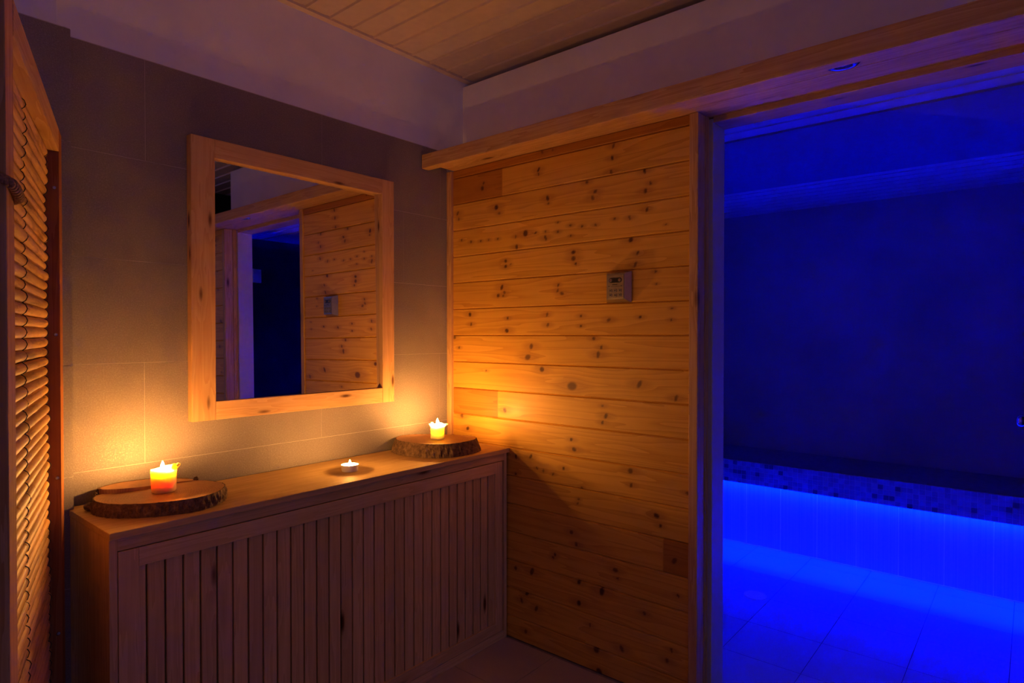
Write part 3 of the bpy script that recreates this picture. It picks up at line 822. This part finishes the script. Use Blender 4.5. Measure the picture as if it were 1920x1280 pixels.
# ------------------------------------------------------------------ candles
def flame(parent, c, h, r):
    bm = bmesh.new()
    prof = []
    for i in range(13):
        t = i/12
        rr = r*(math.sin(PI*min(1, t*0.98+0.02))**0.75)*(1.15-0.75*t)
        prof.append((max(0.0003, rr), h*t))
    lathe(bm, prof, 14, c)
    return obj('flame', bm, FLAMEM, parent, smooth=True)
def wick(parent, c, h):
    bm = bmesh.new(); tube(bm, [(c[0], c[1], c[2]-0.004), (c[0], c[1], c[2]+h*0.5), (c[0]+0.0008, c[1], c[2]+h)], 0.0009, 6)
    return obj('wick', bm, WICKM, parent)
# left pillar
c = (-1.2740, -0.1830, 0.8263)
ca = empty('pillar_candle', c, 'lit amber pillar candle with a wax lump on its rim, on the split slice', 'candle', group='pillar candles')
bm = bmesh.new()
def fnL(r, z, a):
    rim = max(0.0, (z-0.050)/0.015)
    return r*(1+0.012*math.sin(3*a+1)), z+rim*(0.0035*math.sin(a*2+0.6)-0.004*max(0, math.cos(a+2.0)))
lathe(bm, [(0.002, 0.0), (0.029, 0.0), (0.0305, 0.003), (0.031, 0.02), (0.032, 0.045), (0.0325, 0.060), (0.0315, 0.0645), (0.029, 0.064), (0.026, 0.058), (0.018, 0.0545), (0.002, 0.054)], 40, c, fn=fnL)
w = sharp_smooth(obj('wax', bm, WAX, ca), 60)
bm = bmesh.new(); ball(bm, (c[0]+0.019, c[1]-0.022, c[2]+0.068), 0.0095, sx=1.1, sy=1.0, sz=0.95); ball(bm, (c[0]+0.027, c[1]-0.029, c[2]+0.074), 0.0055)
obj('wax_drip', bm, WAX, ca, smooth=True)
wick(ca, (c[0]-0.003, c[1], c[2]+0.054), 0.010)
flame(ca, (c[0]-0.003, c[1], c[2]+0.0605), 0.024, 0.0062)
# right pillar
c = (-0.2480, -0.1900, 0.8413)
cb = empty('pillar_candle', c, 'lit pillar candle with flared melted rim on the thick corner slice', 'candle', group='pillar candles')
bm = bmesh.new()
def fnR(r, z, a):
    rim = max(0.0, (z-0.047)/0.012)
    return r+rim*0.0065*(max(0, math.cos(a+0.75))**3+max(0, math.cos(a+0.75+PI))**3), z+rim*0.003*math.sin(3*a)
lathe(bm, [(0.002, 0.0), (0.026, 0.0), (0.0275, 0.003), (0.0275, 0.030), (0.0275, 0.047), (0.0285, 0.054), (0.0295, 0.0585), (0.0265, 0.060), (0.0245, 0.056), (0.019, 0.0515), (0.002, 0.051)], 48, c, fn=fnR)
sharp_smooth(obj('wax', bm, WAX2, cb), 60)
bm = bmesh.new()
ball(bm, (c[0]+0.026, c[1]-0.024, c[2]+0.0575), 0.006, sx=1.5, sy=1.3, sz=0.65); obj('wax_drip', bm, WAX2, cb, smooth=True)
bm = bmesh.new(); ball(bm, (c[0]-0.024, c[1]+0.022, c[2]+0.0585), 0.005, sx=1.3, sy=1.2, sz=0.7); obj('wax_drip', bm, WAX2, cb, smooth=True)
bm = bmesh.new(); ball(bm, (c[0]-0.016, c[1]+0.015, c[2]+0.062), 0.0065, sz=0.9); obj('wax_drip', bm, WAX2, cb, smooth=True)
wick(cb, (c[0], c[1], c[2]+0.051), 0.011)
flame(cb, (c[0], c[1], c[2]+0.0585), 0.024, 0.0062)
# tealight
c = (-0.689, -0.2211, 0.7902)
tl = empty('tealight', c, 'small lit tealight in a pale cup between the two slices', 'candle')
bm = bmesh.new(); lathe(bm, [(0.002, 0.0), (0.0265, 0.0), (0.0275, 0.001), (0.0285, 0.0215), (0.0295, 0.0222), (0.0288, 0.0226), (0.0279, 0.0215), (0.0270, 0.0015), (0.002, 0.0012)], 48, c)
sharp_smooth(obj('cup', bm, WHITEP, tl), 50)
bm = bmesh.new(); lathe(bm, [(0.002, 0.0015), (0.0268, 0.0016), (0.0277, 0.0195), (0.026, 0.0188), (0.014, 0.0182), (0.002, 0.0180)], 40, c)
sharp_smooth(obj('wax', bm, WAXW, tl), 50)
wick(tl, (c[0], c[1], c[2]+0.018), 0.007)
flame(tl, (c[0], c[1], c[2]+0.0225), 0.016, 0.0042)

# ------------------------------------------------------------------ bamboo screen
ang = math.radians(71.7)
u = Vector((math.cos(ang), math.sin(ang), 0))
SE = Vector((-1.506, -0.185, 0))          # far front edge of the screen
# local axes: x = from the far edge towards the camera, y = out of the front face into the room
scr = empty('bamboo_screen', SE, 'bamboo pole screen in a pine frame at the left of the cabinet', 'screen')
scr.rotation_euler = (0, 0, math.atan2(-u.y, -u.x))
# with x = -u the left-hand y axis is (u.y,-u.x): the front normal
HT, SL = 1.752, 0.811
def part(name, bm, m, parent=scr, smooth=False):
    return obj(name, bm, m, parent, world=False, smooth=smooth)
part('stile', BX(0.0, 0.065, -0.05, 0.0, 0, HT, bev=0.002), P['screen_dark'])
bm = bmesh.new(); box(bm, 0.737, 0.771, -0.05, -0.001, 0, HT, bev=0.002); box(bm, 0.773, SL, -0.05, 0.0, 0, HT, bev=0.002)
part('stile', bm, P['screen_z'])
pr = pine('screen_rail_pine', 0, rough=0.8, spec=0.04, light=(0.66, 0.42, 0.18), dark=(0.50, 0.28, 0.10), knots=0.5, kscale=9)
part('rail', BX(0.065, 0.737, -0.05, 0.0, HT-0.055, HT, bev=0.002), pr)
part('rail', BX(0.065, 0.737, -0.05, 0.0, 0.0, 0.06, bev=0.002), pr)
part('back_board', BX(0.066, 0.736, -0.049, -0.044, 0.06, HT-0.055), P['screen_dark'])
rb = random.Random(21)
NP = 74
z0_, z1_ = 0.062, HT-0.057
poles = []
for k in range(NP):
    zc = z0_+(k+0.5)*(z1_-z0_)/NP
    r = 0.0109*(0.90+0.22*rb.random())
    xa, xb = 0.078+rb.random()*0.010, 0.736
    nn = -0.0315+rb.uniform(-0.002, 0.002)
    bm = bmesh.new()
    pts, rs = [], []
    nodes = []
    s = xa+rb.uniform(0.02, 0.2)
    while s < xb:
        nodes.append(s); s += rb.uniform(0.16, 0.26)
    ss = sorted(set([xa, xa+0.0012, xa+0.004, xa+0.008]+[xa+0.012+(xb-xa-0.012)*i/14 for i in range(15)]+[q+d for q in nodes for d in (-0.006, -0.002, 0.0, 0.003, 0.008) if xa+0.012 < q+d < xb]))
    ph = rb.random()*6.28; am = rb.uniform(0.0003, 0.0012); tp = rb.uniform(-0.06, 0.06)
    for s in ss:
        rr = r*(1+tp*(s-0.4))
        e = s-xa
        if e < 0.012: rr *= math.sqrt(max(0.06, 1-(1-e/0.012)**2))
        for q in nodes:
            d = s-q
            if abs(d) < 0.009: rr *= 1+0.07*math.exp(-(d/0.003)**2)-0.05*math.exp(-((d+0.003)/0.0015)**2)
        pts.append((s, nn+am*math.sin(ph+s*9), zc+am*math.cos(ph+s*7))); rs.append(rr)
    tube(bm, pts, rs, 14)
    poles.append((zc, r, nn))
    sharp_smooth(part('bamboo_pole', bm, BAMBOO), 55)
for s0, jit_ in ((0.10, 0.002), (0.45, 0.012), (0.66, 0.01)):
    bm = bmesh.new(); pts = []
    for (zc, r, nn) in poles:
        ds = rb.uniform(-jit_, jit_)*0.4
        for q in range(5):
            a = -1.15+2.3*q/4
            pts.append((s0+ds+0.002*math.sin(q*2.2), nn+(r+0.0012)*math.cos(a), zc+(r+0.0010)*math.sin(a)))
    tube(bm, pts, 0.0009, 6)
    part('binding_wire', bm, WIREM)
for n_, z_ in ((-0.010, 1.610), (-0.009, 1.261), (-0.008, 0.918), (-0.008, 0.544)):
    bm = bmesh.new()
    seg = 14
    pr_ = [(0.0042, 0.0645), (0.0042, 0.0657), (0.0030, 0.0664), (0.0008, 0.0661)]
    rings = [[bm.verts.new((x, n_+r*math.cos(2*PI*i/seg), z_+r*math.sin(2*PI*i/seg))) for i in range(seg)] for r, x in pr_]
    for k in range(3):
        for i in range(seg): bm.faces.new((rings[k][i], rings[k][(i+1) % seg], rings[k+1][(i+1) % seg], rings[k+1][i]))
    bm.faces.new(rings[0]); bm.faces.new(rings[3])
    part('screw', bm, SCREWM, smooth=True)
# rope handle looped through the near stile
bm = bmesh.new()
path = [Vector(p) for p in ((0.818, -0.046, 1.486), (0.822, -0.028, 1.480), (0.820, -0.006, 1.473), (0.813, 0.005, 1.468), (0.800, 0.0075, 1.465), (0.780, 0.0075, 1.462), (0.760, 0.0070, 1.460), (0.744, 0.006, 1.459), (0.7335, -0.002, 1.458), (0.732, -0.014, 1.457))]
dense = []
for i in range(len(path)-1):
    for q in range(8): dense.append(path[i].lerp(path[i+1], q/8))
for st in range(3):
    pts = []
    for i, p in enumerate(dense):
        t = (dense[min(i+1, len(dense)-1)]-dense[max(0, i-1)]).normalized()
        a = t.cross(Vector((0, 0, 1))).normalized(); b_ = t.cross(a)
        th = i*0.55+st*2*PI/3
        pts.append(p+0.0036*(math.cos(th)*a+math.sin(th)*b_))
    tube(bm, pts, 0.0038, 8)
part('rope_handle', bm, ROPEM, smooth=True)
